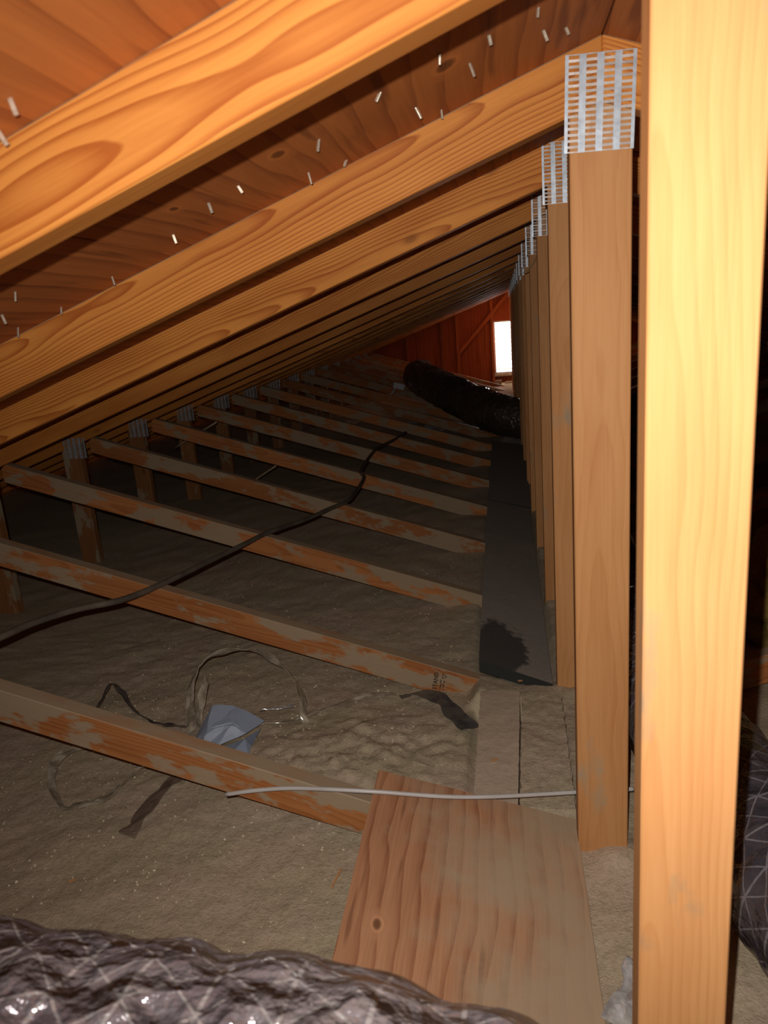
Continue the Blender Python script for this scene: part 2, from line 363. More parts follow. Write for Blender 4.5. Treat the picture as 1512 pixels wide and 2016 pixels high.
def duct_mat(name, base, base2, thread, metal, rough, cell, thread_w=0.035, bump=0.010):
    """mylar jacket with a diagonal thread net; UV: x metres along, y metres around"""
    m, nt, b = new_mat(name)
    uv = nt.nodes.new('ShaderNodeUVMap')
    sp = nt.nodes.new('ShaderNodeSeparateXYZ'); nt.links.new(uv.outputs[0], sp.inputs[0])
    u = math_n(nt, 'DIVIDE', sp.outputs[0], cell); w = math_n(nt, 'DIVIDE', sp.outputs[1], cell)
    lines = None
    for e in (math_n(nt, 'ADD', u, w), math_n(nt, 'SUBTRACT', u, w), math_n(nt, 'MULTIPLY', u, 1.0)):
        d = math_n(nt, 'ABSOLUTE', math_n(nt, 'SUBTRACT', math_n(nt, 'FRACT', math_n(nt, 'ADD', e, 50.0)), 0.5))
        l = math_n(nt, 'LESS_THAN', d, thread_w)
        lines = l if lines is None else math_n(nt, 'MAXIMUM', lines, l)
    tc = nt.nodes.new('ShaderNodeTexCoord')
    n = N(nt, 'ShaderNodeTexNoise', Scale=9.0, Detail=3.0); nt.links.new(tc.outputs['Object'], n.inputs['Vector'])
    col = mix(nt, ramp(nt, n.outputs['Fac'], [(0.40, 0.0), (0.60, 1.0)]), base, base2)
    col = mix(nt, math_n(nt, 'MULTIPLY', lines, 0.75), col, thread)
    nt.links.new(col, b.inputs['Base Color'])
    b.inputs['Metallic'].default_value = metal; b.inputs['Roughness'].default_value = rough
    b.inputs['Specular IOR Level'].default_value = 0.8
    vo = N(nt, 'ShaderNodeTexVoronoi', Scale=26.0, feature='F1'); nt.links.new(tc.outputs['Object'], vo.inputs['Vector'])
    n2 = N(nt, 'ShaderNodeTexNoise', Scale=42.0, Detail=3.0); nt.links.new(tc.outputs['Object'], n2.inputs['Vector'])
    h = math_n(nt, 'ADD', math_n(nt, 'MULTIPLY', vo.outputs['Distance'], 0.8), math_n(nt, 'ADD', n2.outputs['Fac'], math_n(nt, 'MULTIPLY', lines, 0.15)))
    bp = N(nt, 'ShaderNodeBump', Strength=0.8, Distance=bump); nt.links.new(h, bp.inputs['Height']); nt.links.new(bp.outputs[0], b.inputs['Normal'])
    return m
M_DUCT_SILVER = duct_mat('silver_mylar', (0.15, 0.12, 0.135), (0.27, 0.235, 0.245), (0.52, 0.49, 0.48), 0.45, 0.22, 0.05, 0.03, 0.03)
M_DUCT_BLACK = duct_mat('black_mylar', (0.045, 0.042, 0.052), (0.075, 0.06, 0.066), (0.22, 0.20, 0.21), 0.0, 0.20, 0.055, 0.03)
M_DUCT_FAR = duct_mat('black_mylar_glossy', (0.065, 0.046, 0.033), (0.09, 0.064, 0.045), (0.10, 0.08, 0.065), 0.0, 0.10, 0.06, 0.03, 0.016)

# ------------------------------------------------------------------ helpers
def link(name, me, mat, parent=None, loc=(0, 0, 0), rot=None):
    o = bpy.data.objects.new(name, me); C.objects.link(o)
    if mat is not None and not me.materials: me.materials.append(mat)
    o.location = loc
    if rot is not None: o.rotation_euler = rot
    if parent is not None: o.parent = parent
    return o

def tag(o, label, cat, group=None, kind=None):
    o['label'] = label
    if cat: o['category'] = cat
    if group: o['group'] = group
    if kind: o['kind'] = kind
    return o

def structure(o, label=None):
    o['kind'] = 'structure'
    if label: o['label'] = label
    return o

def empty(name, loc=(0, 0, 0)):
    o = bpy.data.objects.new(name, None); C.objects.link(o); o.location = loc
    o.empty_display_size = 0.05
    return o

def bm_to_mesh(name, bm, smooth=False):
    bmesh.ops.recalc_face_normals(bm, faces=bm.faces)
    me = bpy.data.meshes.new(name); bm.to_mesh(me); bm.free()
    if smooth:
        for p in me.polygons: p.use_smooth = True
    return me

def box_bm(bm, x0, x1, y0, y1, z0, z1, rot=None, piv=None):
    vs = [bm.verts.new((x, y, z)) for x in (x0, x1) for y in (y0, y1) for z in (z0, z1)]
    for f in ((0, 1, 3, 2), (4, 6, 7, 5), (0, 4, 5, 1), (2, 3, 7, 6), (0, 2, 6, 4), (1, 5, 7, 3)):
        bm.faces.new([vs[i] for i in f])
    if rot is not None:
        bmesh.ops.rotate(bm, verts=vs, cent=piv or Vector(((x0 + x1) / 2, (y0 + y1) / 2, (z0 + z1) / 2)), matrix=rot)
    return vs

def member(name, poly, grain_deg, thick=T, bevel=0.0018):
    """A lumber piece: polygon in the truss plane (x, z), extruded in +Y; local X follows the grain.
    Returns mesh, location, rotation."""
    a = math.radians(grain_deg); ca, sa = math.cos(a), math.sin(a)
    cx = sum(p[0] for p in poly) / len(poly); cz = sum(p[1] for p in poly) / len(poly)
    loc2 = [((x - cx) * ca + (z - cz) * sa, -(x - cx) * sa + (z - cz) * ca) for x, z in poly]
    bm = bmesh.new()
    f = [bm.verts.new((x, 0, z)) for x, z in loc2]; bk = [bm.verts.new((x, thick, z)) for x, z in loc2]
    bm.faces.new(f); bm.faces.new(bk[::-1])
    n = len(f)
    for i in range(n): bm.faces.new([f[i], bk[i], bk[(i + 1) % n], f[(i + 1) % n]])
    bmesh.ops.recalc_face_normals(bm, faces=bm.faces)
    if bevel: bmesh.ops.bevel(bm, geom=list(bm.edges), offset=bevel, segments=1, affect='EDGES')
    me = bm_to_mesh(name, bm)
    return me, (cx, 0, cz), (0, -a, 0)

def catmull(pts, n=8):
    P = [Vector(p) for p in pts]; P = [2 * P[0] - P[1]] + P + [2 * P[-1] - P[-2]]
    out = []
    for i in range(1, len(P) - 2):
        p0, p1, p2, p3 = P[i - 1], P[i], P[i + 1], P[i + 2]
        for j in range(n):
            t = j / n
            out.append(0.5 * ((2 * p1) + (-p0 + p2) * t + (2 * p0 - 5 * p1 + 4 * p2 - p3) * t * t + (-p0 + 3 * p1 - 3 * p2 + p3) * t ** 3))
    out.append(P[-2]); return out

def tube_mesh(name, pts, r, seg=10, sub=8, wobble=None, uv=False, cap=True):
    path = catmull(pts, sub); bm = bmesh.new(); rings = []
    L = 0.0; lens = []
    T0 = (path[1] - path[0]).normalized(); ref = Vector((0, 0, 1)) if abs(T0.z) < 0.9 else Vector((1, 0, 0))
    nrm = T0.cross(ref).normalized()
    for i, p in enumerate(path):
        if i: L += (p - path[i - 1]).length
        lens.append(L)
        t = (path[min(i + 1, len(path) - 1)] - path[max(i - 1, 0)]).normalized()
        nrm = (nrm - t * nrm.dot(t)).normalized(); bn = t.cross(nrm)
        ring = []
        for j in range(seg):
            a = 2 * math.pi * j / seg
            d = nrm * math.cos(a) + bn * math.sin(a)
            rr = r if wobble is None else wobble(L, a, p + d * r, r)
            ring.append(bm.verts.new(p + d * rr))
        rings.append(ring)
    lay = bm.loops.layers.uv.new('UVMap') if uv else None
    for i in range(len(rings) - 1):
        for j in range(seg):
            k = (j + 1) % seg
            f = bm.faces.new([rings[i][j], rings[i][k], rings[i + 1][k], rings[i + 1][j]])
            if uv:
                c = 2 * math.pi * r / seg
                for lp, (a, bq) in zip(f.loops, ((i, j), (i, j + 1), (i + 1, j + 1), (i + 1, j))):
                    lp[lay].uv = (lens[a], bq * c)
    if cap:
        bm.faces.new(rings[0][::-1]); bm.faces.new(rings[-1])
    bmesh.ops.recalc_face_normals(bm, faces=bm.faces)
    me = bpy.data.meshes.new(name); bm.to_mesh(me); bm.free()
    for p in me.polygons: p.use_smooth = True
    return me

def ribbon_mesh(name, pts, width, lean=0.6, thick=0.0016, sub=7, seed=0, crease=0.004):
    """A limp strip: follows the points, leaning over and creased."""
    path = catmull(pts, sub); bm = bmesh.new(); rows = []
    for i, p in enumerate(path):
        t = (path[min(i + 1, len(path) - 1)] - path[max(i - 1, 0)]).normalized()
        side = t.cross(Vector((0, 0, 1))).normalized()
        a = lean + 0.9 * noise.noise(Vector((i * 0.13, seed * 3.1, 0)))
        d = side * math.cos(a) + Vector((0, 0, 1)) * math.sin(a)
        nn = t.cross(d).normalized()
        wv = width * (0.8 + 0.35 * noise.noise(Vector((i * 0.21, 5.5 + seed, 1))))
        row = []
        for s in (-0.5, -0.17, 0.17, 0.5):
            off = crease * noise.noise(Vector((i * 0.35, s * 5 + seed, 7.7)))
            row.append((p + d * wv * s + nn * off, nn))
        rows.append(row)
    top = [[bm.verts.new(q + n * thick / 2) for q, n in r] for r in rows]
    bot = [[bm.verts.new(q - n * thick / 2) for q, n in r] for r in rows]
    for i in range(len(rows) - 1):
        for j in range(3):
            bm.faces.new([top[i][j], top[i + 1][j], top[i + 1][j + 1], top[i][j + 1]])
            bm.faces.new([bot[i][j], bot[i][j + 1], bot[i + 1][j + 1], bot[i + 1][j]])
        for j in (0, 3):
            bm.faces.new([top[i][j], bot[i][j], bot[i + 1][j], top[i + 1][j]])
    for i in (0, len(rows) - 1):
        for j in range(3): bm.faces.new([top[i][j], top[i][j + 1], bot[i][j + 1], bot[i][j]])
    bmesh.ops.recalc_face_normals(bm, faces=bm.faces)
    low = min(v.co.z for v in bm.verts)
    me = bpy.data.meshes.new(name); bm.to_mesh(me); bm.free()
    return me

# ------------------------------------------------------------------ floor of loose insulation
def gauss(x, y, cx, cy, sx, sy): return math.exp(-((x - cx) / sx) ** 2 - ((y - cy) / sy) ** 2)
def smooth(e0, e1, v):
    t = max(0, min(1, (v - e0) / (e1 - e0))); return t * t * (3 - 2 * t)
def floor_z(x, y):
    p = Vector((x, y, 0))
    h = 0.010 * noise.noise(p * 2.3) + 0.006 * noise.noise(p * 9.0) + 0.0035 * noise.noise(p * 31.0) + 0.002 * noise.noise(p * 75)
    # disturbed heap beside the torn plastic
    g = gauss(x, y, -0.36, 1.50, 0.26, 0.16)
    h += g * (0.020 + 0.010 * noise.noise(p * 14) + 0.012 * noise.noise(p * 33 + Vector((5, 2, 0))) + 0.010 * noise.noise(p * 71))
    for k in range(1, 9):
        h += 0.016 * gauss(x, y, 0.16, Yk(k) - 0.01, 0.09, 0.05)
    # pressed flat under the sheet of plywood and the planks
    inside = smooth(-0.36, -0.30, x) * (1 - smooth(0.12, 0.16, x)) * smooth(0.4, 0.5, y) * (1 - smooth(1.25, 1.30, y))
    h = h * (1 - inside) + min(h, 0.004) * inside
    under = smooth(-0.115, -0.10, x) * (1 - smooth(0.11, 0.12, x)) * smooth(1.24, 1.28, y) * (1 - smooth(5.4, 5.6, y)) * (1 - smooth(1.70, 1.73, y) * (1 - smooth(1.84, 1.88, y)))
    h = h * (1 - under) + (-0.022) * under
    # dust heaped over the foot of the web in front of the dark board
    foot = smooth(-0.13, -0.09, x) * (1 - smooth(0.12, 0.16, x)) * smooth(1.70, 1.735, y) * (1 - smooth(1.835, 1.865, y))
    h += foot * (0.040 - 0.17 * max(0.0, x + 0.09))
    return h
def axis_samples(lo, hi, d0, d1, step, grow):
    v = [d0]
    while v[-1] < d1: v.append(v[-1] + step)
    s = step
    while v[-1] < hi: s *= grow; v.append(v[-1] + s)
    s = step; left = [d0]
    while left[-1] > lo: s *= grow; left.append(left[-1] - s)
    return left[:0:-1] + v
xs = axis_samples(XL + 0.05, XR - 0.05, -1.25, 0.5, 0.010, 1.045)
ys = axis_samples(-1.1, Y_END, 0.72, 2.1, 0.010, 1.022)
xs = [min(max(x, XL + 0.03), XR - 0.03) for x in xs]; ys = [min(y, Y_END) for y in ys]
verts = [(x, y, floor_z(x, y)) for y in ys for x in xs]
nx = len(xs)
faces = [(j * nx + i, j * nx + i + 1, (j + 1) * nx + i + 1, (j + 1) * nx + i) for j in range(len(ys) - 1) for i in range(nx - 1)]
me = bpy.data.meshes.new('floor'); me.from_pydata(verts, [], faces); me.update()
for p in me.polygons: p.use_smooth = True
structure(link('floor', me, M_INS), 'uneven grey-brown loose insulation covering the attic floor')

# ------------------------------------------------------------------ roof deck
ceil = empty('ceiling', (0, 0, 0)); structure(ceil, 'brown plywood roof sheathing above the trusses')
DK = 0.012
def deck_panel(x0, x1, y0, y1, mat, side):
    g = 0.0015
    bm = bmesh.new()
    vs = []
    for x in (x0 + g, x1 - g):
        for y in (y0 + g, y1 - g):
            for dz in (0, DK): vs.append(bm.verts.new((x, y, deck_z(x) + dz)))
    for f in ((0, 1, 3, 2), (4, 6, 7, 5), (0, 4, 5, 1), (2, 3, 7, 6), (0, 2, 6, 4), (1, 5, 7, 3)): bm.faces.new([vs[i] for i in f])
    return link('sheathing_panel', bm_to_mesh('sheathing_panel', bm), mat, ceil)
seam_x = [XL - 0.2, -2.833, -1.679, -0.525, RX]
for side in (0, 1):
    for i in range(4):
        a, b_ = seam_x[i], seam_x[i + 1]
        if side: a, b_ = 2 * RX - b_, 2 * RX - a
        y = 1.215 - 4.88 + (i % 2) * 1.22
        while y < Y_END + 0.1:
            y0, y1 = max(y, -1.3), min(y + 2.44, Y_END + 0.12)
            if y1 - y0 > 0.05:
                deck_panel(a, b_, y0, y1, M_DECK_K if (side == 0 and y0 < 1.0 < y1) else M_DECK, side)
            y += 2.44
# unseen skin added over the sheathing to stop daylight leaking through panel gaps
for nm, xa, xb in (('unseen_roof_skin', XL - 0.25, RX), ('unseen_roof_skin', RX, 2 * RX - XL + 0.25)):
    bm = bmesh.new(); vs = []
    for x in (xa, xb):
        for y in (-1.35, Y_END + 0.3):
            for dz in (DK + 0.002, DK + 0.012): vs.append(bm.verts.new((x, y, deck_z(x) + dz)))
    for f in ((0, 1, 3, 2), (4, 6, 7, 5), (0, 4, 5, 1), (2, 3, 7, 6), (0, 2, 6, 4), (1, 5, 7, 3)): bm.faces.new([vs[i] for i in f])
    link(nm, bm_to_mesh(nm, bm), M_CABLE, ceil)
# nails coming through the deck
nbm = bmesh.new(); box_bm(nbm, -0.0019, 0.0019, -0.0013, 0.0013, -0.016, 0.0)
bmesh.ops.bevel(nbm, geom=list(nbm.edges), offset=0.0003, segments=1, affect='EDGES')
nail_me = bm_to_mesh('nail', nbm)
for x, y in [(0.054, 0.97), (0.064, 1.056), (0.094, 1.09), (-0.003, 0.974), (-0.059, 0.947), (-0.134, 0.971), (-0.105, 1.095),
             (-0.075, 1.165), (-0.348, 1.034), (-0.395, 1.039), (-0.226, 1.02), (-0.272, 1.136), (-0.22, 1.17), (-0.478, 1.096),
             (-0.612, 1.144), (-0.676, 0.985), (-0.801, 1.155), (-0.751, 1.05), (-0.723, 1.166), (-0.366, 0.573), (-0.4, 0.600), (-0.028, 1.034)]:
    o = link('nail', nail_me, M_NAIL, ceil, (x, y, deck_z(x) + 0.001), (random.uniform(-.25, .25), -math.atan(SL) + random.uniform(-.2, .2), random.uniform(0, 3)))
    o.scale = (1, 1, random.uniform(0.6, 1.1))

# ------------------------------------------------------------------ trusses
CH_DEG = math.degrees(math.atan(SL))
chordL = [(XL, chord_lo(XL)), (RX, chord_lo(RX)), (RX, deck_z(RX)), (XL, deck_z(XL))]
chordR = [(2 * RX - x, z) for x, z in chordL][::-1]
PX0, PX1 = 0.1115, 0.1955
PK = chord_lo(RX)
post = [(PX0, -0.12), (PX1, -0.12), (PX1, chord_lo(PX1)), (RX, PK), (PX0, chord_lo(PX0))]
WEBH = 0.083
# diagonal web from the chord down to the foot of the king post
xa = -1.86
webL = [(xa, web_top(xa) - WEBH + 0.01), (0.105, web_top(0.105) - WEBH), (0.105, web_top(0.105)), (xa + 0.02, web_top(xa + 0.02)), (xa, web_top(xa) - 0.02)]
webR = [(2 * RX - x, z) for x, z in webL][::-1]
WEB_DEG = -math.degrees(math.atan(0.3172))
vweb = [(-2.003, -0.12), (-1.915, -0.12), (-1.915, chord_lo(-1.915)), (-2.003, chord_lo(-2.003))]
vwebR = [(2 * RX - x, z) for x, z in vweb][::-1]
MEM = {
    'top_chord': [(member('top_chord', chordL, CH_DEG), M_CHORD), (member('top_chord', chordR, -CH_DEG), M_CHORD)],
    'king_post': [(member('king_post', post, 90), M_POST)],
    'diagonal_web': [(member('diagonal_web', webL, WEB_DEG), M_WEB), (member('diagonal_web', webR, -WEB_DEG), M_WEB)],
    'vertical_web': [(member('vertical_web', vweb, 90), M_VWEB), (member('vertical_web', vwebR, 90), M_VWEB)],
}
MEM['king_post'][0] = (MEM['king_post'][0][0], M_POST)

def plate_mesh(name, w, h, cols, rows, t=0.0012):
    """stamped truss plate: a sheet pierced by rows of slots, each with a bent tooth lip"""
    bm = bmesh.new()
    cw = w / cols; rh = h / rows; sw = cw * 0.60; sh = rh * 0.55
    for c in range(cols + 1):                                   # plain strips between slot columns
        xa = -w / 2 + (c - 1) * cw + (cw + sw) / 2 if c else -w / 2
        xb = -w / 2 + c * cw + (cw - sw) / 2 if c < cols else w / 2
        box_bm(bm, xa, xb, -t, 0, -h / 2, h / 2)
    for c in range(cols):
        x0 = -w / 2 + c * cw + (cw - sw) / 2; x1 = x0 + sw
        for r in range(rows + 1):
            za = -h / 2 + (r - 1) * rh + (rh + sh) / 2 if r else -h / 2
            zb = -h / 2 + r * rh + (rh - sh) / 2 if r < rows else h / 2
            dx = 0.18 * sw * (1 if (r + c) % 2 else -1)
            box_bm(bm, x0, x1, -t * 1.9, 0, za, zb, Matrix.Rotation(math.radians(16 if r % 2 else 6), 3, 'X'))
    bm.faces.ensure_lookup_table()
    for f in bm.faces[6 * (cols + 1):]: f.material_index = 1
    me = bm_to_mesh(name, bm); me.materials.append(M_GALV); me.materials.append(M_GALV_BAR); return me
PLATE_BIG = plate_mesh('nail_plate', 0.098, 0.128, 4, 16)
PLATE_SM = plate_mesh('nail_plate', 0.105, 0.095, 4, 11)

ORD = ['first', 'second', 'third', 'fourth', 'fifth', 'sixth', 'seventh', 'eighth', 'ninth', 'tenth', 'eleventh', 'twelfth',
       'thirteenth', 'fourteenth', 'fifteenth', 'sixteenth', 'seventeenth']
plate_dz = {0: 0, 1: 0.0, 2: 0.011, 3: 0.0, 4: -0.010, 5: -0.022, 6: -0.03}
for k in range(NT):
    y = Yk(k) + (random.uniform(-0.008, 0.008) if k > 6 else 0)
    t = empty('roof_truss', (0, y, 0))
    if k == 0: lab = 'nearest roof truss, its bright orange king post filling the right edge'
    elif k == 1: lab = 'second roof truss back, whole king post with large bright nail plate'
    elif k == 2: lab = 'third roof truss back, web stamped with black lettering beside the dark board'
    elif k == NT - 1: lab = 'farthest wooden roof truss, just in front of the red gable wall'
    else: lab = '%s roof truss counted back from the camera, dark dusty wood' % ORD[k]
    tag(t, lab, 'roof truss', 'row of wooden roof trusses')
    parts = {}
    for nm, lst in MEM.items():
        for i, ((me, loc, rot), mat) in enumerate(lst):
            o = link(nm, me, mat, t, loc, rot)
            if nm == 'king_post':
                if k == 1:
                    o.scale = (1, 1, 1.055); o.location.x -= 0.0025
                elif k in (3, 4, 5): o.location.x += 0.002
                if k == 0: o.location.x += 0.001
            if k > 1:
                o.location.x += random.uniform(-0.002, 0.002); 
            parts[(nm, i)] = o
    dz = plate_dz.get(k, -0.03)
    pl = link('nail_plate', PLATE_BIG, M_GALV, t, (0.1495, -0.0003, 1.2705 + dz), (0, 0.03 if k == 1 else 0, 0))
    if k == 1: pl['label'] = 'bright galvanised nail plate at the peak'
    for s in (0, 1):
        x = -1.935 if s == 0 else 2 * RX + 1.935
        o = link('nail_plate', PLATE_SM, M_GALV, t, (x, -0.0003, 0.545))
        o.data = PLATE_SM
    if k == 2:
        # ink stamp near the foot of this web
        w = parts[('diagonal_web', 0)]
        inv = (Matrix.Translation(w.location) @ w.rotation_euler.to_matrix().to_4x4()).inverted()
        def stamp(body, x, z, size):
            cu = bpy.data.curves.new('grade_stamp', 'FONT'); cu.body = body; cu.size = size; cu.extrude = 0.0002
            cu.align_x = 'CENTER'; cu.align_y = 'CENTER'; cu.offset = 0.0003
            cu.resolution_u = 2
            o = bpy.data.objects.new('grade_stamp', cu); C.objects.link(o)
            dg = bpy.context.evaluated_depsgraph_get()
            me = bpy.data.meshes.new_from_object(o.evaluated_get(dg))
            bpy.data.objects.remove(o); bpy.data.curves.remove(cu)
            g = link('grade_stamp', me, None, w); me.materials.clear(); me.materials.append(M_INK)
            g['label'] = 'black ink grade stamp'
            # text lies in the front face, reading upwards across the board
            mw = Matrix.Translation((x, -0.0006, z)) @ Matrix.Rotation(math.radians(-80), 4, 'Y').to_4x4() @ Matrix.Rotation(math.radians(90), 4, 'X')
            g.matrix_local = inv @ mw
        stamp('STAND', -0.213, 0.032, 0.0165)
        bm = bmesh.new()                                      # smaller illegible lines and the triangular mark
        ca = math.radians(80)
        def bar(u, v, lu, lv):                                # u along the text, v across it
            q = []
            for a, c in ((-lu, -lv), (lu, -lv), (lu, lv), (-lu, lv)):
                uu, vv = u + a, v + c
                q.append(bm.verts.new((-0.213 + uu * math.cos(ca) + vv * math.sin(ca), -0.0007, 0.026 + uu * math.sin(ca) - vv * math.cos(ca))))
            bm.faces.new(q)
        rr = random.Random(3)
        for row in (0.0135, 0.0215):
            u = -0.026
            while u < 0.012:
                lu = rr.uniform(0.0008, 0.0026); bar(u + lu, row + rr.uniform(-.001, .001), lu, rr.uniform(0.0008, 0.0026)); u += 2 * lu + rr.uniform(0.0012, 0.003)
        tri = [(0.016, 0.016), (0.030, 0.016), (0.023, 0.027)]
        for i in range(3):
            (a0, b0), (a1, b1) = tri[i], tri[(i + 1) % 3]
            for s in range(6):
                f = (s + 0.5) / 6; bar(a0 + (a1 - a0) * f, b0 + (b1 - b0) * f, 0.0011, 0.0009)
        bmesh.ops.recalc_face_normals(bm, faces=bm.faces)
        me = bpy.data.meshes.new('stamp_mark'); bm.to_mesh(me); bm.free()
        g = link('stamp_mark', me, M_INK, w); g.matrix_local = inv

# ------------------------------------------------------------------ walls
def slab(name, pts, y0, y1, mat, parent=None):
    bm = bmesh.new(); f = [bm.verts.new((x, y0, z)) for x, z in pts]; bk = [bm.verts.new((x, y1, z)) for x, z in pts]
    bm.faces.new(f); bm.faces.new(bk[::-1]); n = len(f)
    for i in range(n): bm.faces.new([f[i], bk[i], bk[(i + 1) % n], f[(i + 1) % n]])
    return link(name, bm_to_mesh(name, bm), mat, parent)
wb = empty('wall_back', (0, 0, 0)); structure(wb, 'reddish gable end wall with studs and a louvred vent')
VX0, VX1, VZ0, VZ1 = -0.117, 0.424, 0.130, 0.872
Y0, Y1 = Y_END, Y_END + 0.02
def gz(x): return deck_z(x) + 0.02
# sheathing panels around the vent opening (grain upright)
def gpanel(poly): return slab('sheathing_panel', poly, Y0, Y1, M_GABLE, wb)
for a, b_ in ((XL - 0.1, -2.60), (-2.60, -1.355), (-1.355, VX0)):
    gpanel([(a, -0.3), (b_, -0.3), (b_, gz(b_)), (a, gz(a))])
gpanel([(VX0, -0.3), (VX1, -0.3), (VX1, VZ0), (VX0, VZ0)])
gpanel([(VX0, VZ1), (VX1, VZ1), (VX1, gz(VX1)), (RX, gz(RX)), (VX0, gz(VX0))])
for a, b_ in ((VX1, 1.65), (1.65, 2.9), (2.9, XR + 0.1)):
    gpanel([(a, -0.3), (b_, -0.3), (b_, gz(b_)), (a, gz(a))])
sm, sl, sr = member('stud', [(-0.019, -0.2), (0.019, -0.2), (0.019, 1), (-0.019, 1)], 90)
for x in (-2.6, -2.0, -1.376, -0.86, -0.64, VX0 - 0.022, VX1 + 0.022, 0.95, 1.6, 2.3, 2.95):
    top = chord_lo(x) - 0.01
    me, loc, rot = member('stud', [(x - 0.019, -0.2), (x + 0.019, -0.2), (x + 0.019, top + SL * (0.019 if x < RX else -0.019)), (x - 0.019, top - SL * (0.019 if x < RX else -0.019))], 90, 0.05)
    link('stud', me, M_WALLWOOD, wb, (loc[0], Y0 - 0.051, loc[2]), rot)
me, loc, rot = member('brace', [(-0.66, 0.455), (-0.60, 0.455), (0.14, 1.24), (0.10, 1.27)], 47, 0.018)
link('brace', me, M_WALLWOOD, wb, (loc[0], Y0 - 0.070, loc[2]), rot)
# the vent
win = empty('window_1', (0, 0, 0)); structure(win, 'louvred gable vent glaring white with daylight')
for poly in ([(VX0, VZ0), (VX0 + 0.02, VZ0), (VX0 + 0.02, VZ1), (VX0, VZ1)], [(VX1 - 0.02, VZ0), (VX1, VZ0), (VX1, VZ1), (VX1 - 0.02, VZ1)],
             [(VX0 + 0.02, VZ0), (VX1 - 0.02, VZ0), (VX1 - 0.02, VZ0 + 0.02), (VX0 + 0.02, VZ0 + 0.02)],
             [(VX0 + 0.02, VZ1 - 0.02), (VX1 - 0.02, VZ1 - 0.02), (VX1 - 0.02, VZ1), (VX0 + 0.02, VZ1)]):
    slab('vent_frame', poly, Y0 - 0.005, Y0 + 0.09, M_VENT, win)
slab('vent_sill', [(VX0 - 0.01, VZ0 - 0.035), (VX1 + 0.01, VZ0 - 0.035), (VX1 + 0.01, VZ0 - 0.001), (VX0 - 0.01, VZ0 - 0.001)], Y0 - 0.055, Y0 - 0.0005, M_VENT, win)
bm = bmesh.new(); box_bm(bm, VX0 + 0.021, VX1 - 0.021, -0.038, 0.038, -0.002, 0.002, Matrix.Rotation(math.radians(-28), 3, 'X'), Vector((0, 0, 0)))
lou = bm_to_mesh('louvre', bm)
for i in range(11):
    link('louvre', lou, M_VENT, win, (0, Y0 + 0.045, VZ0 + 0.055 + i * 0.0635))
# the other sides of the attic
w = slab('wall_front', [(XL - 0.1, -0.3), (XR + 0.1, -0.3), (XR + 0.1, gz(XR)), (RX, gz(RX)), (XL - 0.1, gz(XL))], -1.22, -1.20, M_GABLE); structure(w)
for nm, x0, x1 in (('wall_left', XL - 0.06, XL + 0.0), ('wall_right', XR, XR + 0.06)):
    bm = bmesh.new(); box_bm(bm, x0, x1, -1.2, Y_END, -0.3, min(deck_z(x0), deck_z(x1)) - 0.003)
    structure(link(nm, bm_to_mesh(nm, bm), M_WALLWOOD))

# ------------------------------------------------------------------ plywood sheet, planks, boards
def plank(name, corners, zt, thick, mat, sub=(6, 30), rough=0.0, jag=0.0, seed=0, origin=None):
    """corners: front-left, front-right, back-right, back-left (x, y[, z]); a slab with its own wavy top"""
    o0 = Vector(origin or (corners[0][0], corners[0][1], 0))
    cs = [Vector((c[0], c[1], c[2] if len(c) > 2 else zt)) - o0 for c in corners]
    nu, nv = sub; top = []; bot = []; bm = bmesh.new()
    for j in range(nv + 1):
        rt_, rb_ = [], []
        for i in range(nu + 1):
            u, v = i / nu, j / nv
            p = (cs[0] * (1 - u) + cs[1] * u) * (1 - v) + (cs[3] * (1 - u) + cs[2] * u) * v
            q = p + o0
            if i in (0, nu): p.x += jag * noise.noise(Vector((q.y * 45, seed + i, 0)))
            if j in (0, nv): p.y += jag * noise.noise(Vector((q.x * 45, seed + j, 4)))
            d = rough * (noise.noise(q * 14) + 0.6 * noise.noise(q * 45))
            rt_.append(bm.verts.new(p + Vector((0, 0, d)))); rb_.append(bm.verts.new(p - Vector((0, 0, thick))))
        top.append(rt_); bot.append(rb_)
    for j in range(nv):
        for i in range(nu):
            bm.faces.new([top[j][i], top[j][i + 1], top[j + 1][i + 1], top[j + 1][i]])
            bm.faces.new([bot[j][i], bot[j + 1][i], bot[j + 1][i + 1], bot[j][i + 1]])
    for i in range(nu):
        bm.faces.new([top[0][i], bot[0][i], bot[0][i + 1], top[0][i + 1]]); bm.faces.new([top[nv][i], top[nv][i + 1], bot[nv][i + 1], bot[nv][i]])
    for j in range(nv):
        bm.faces.new([top[j][0], top[j + 1][0], bot[j + 1][0], bot[j][0]]); bm.faces.new([top[j][nu], bot[j][nu], bot[j + 1][nu], top[j + 1][nu]])
    return link(name, bm_to_mesh(name, bm), mat, None, o0)

def ply_z(x): return 0.0485 - 0.238 * x
ply = plank('plywood_sheet', [(-0.268, 0.50, ply_z(-.268)), (0.106, 0.50, ply_z(.106)), (0.109, 1.262, ply_z(.109)), (-0.279, 1.274, ply_z(-.279))], 0, 0.011, M_PLY, (8, 16), 0.0, 0.0012, 2, origin=(-0.09, 0.92, 0.0))
tag(ply, 'reddish plywood sheet lying on the insulation in the foreground', 'plywood')
pk = plank('dusty_plank', [(-0.091, 1.255), (-0.003, 1.255), (0.0125, 1.735), (-0.0885, 1.735)], 0.042, 0.06, M_INS2, (10, 60), 0.0015, 0.002, 5)
tag(pk, 'dust-covered plank between the plywood sheet and the dark board', 'plank')
sb = plank('packed_insulation_slab', [(0.0015, 1.278), (0.110, 1.272), (0.116, 1.725), (0.0170, 1.728)], 0.036, 0.06, M_INS, (14, 70), 0.004, 0.004, 9)
tag(sb, 'packed insulation slab beside the cracked seam and second king post', 'insulation')
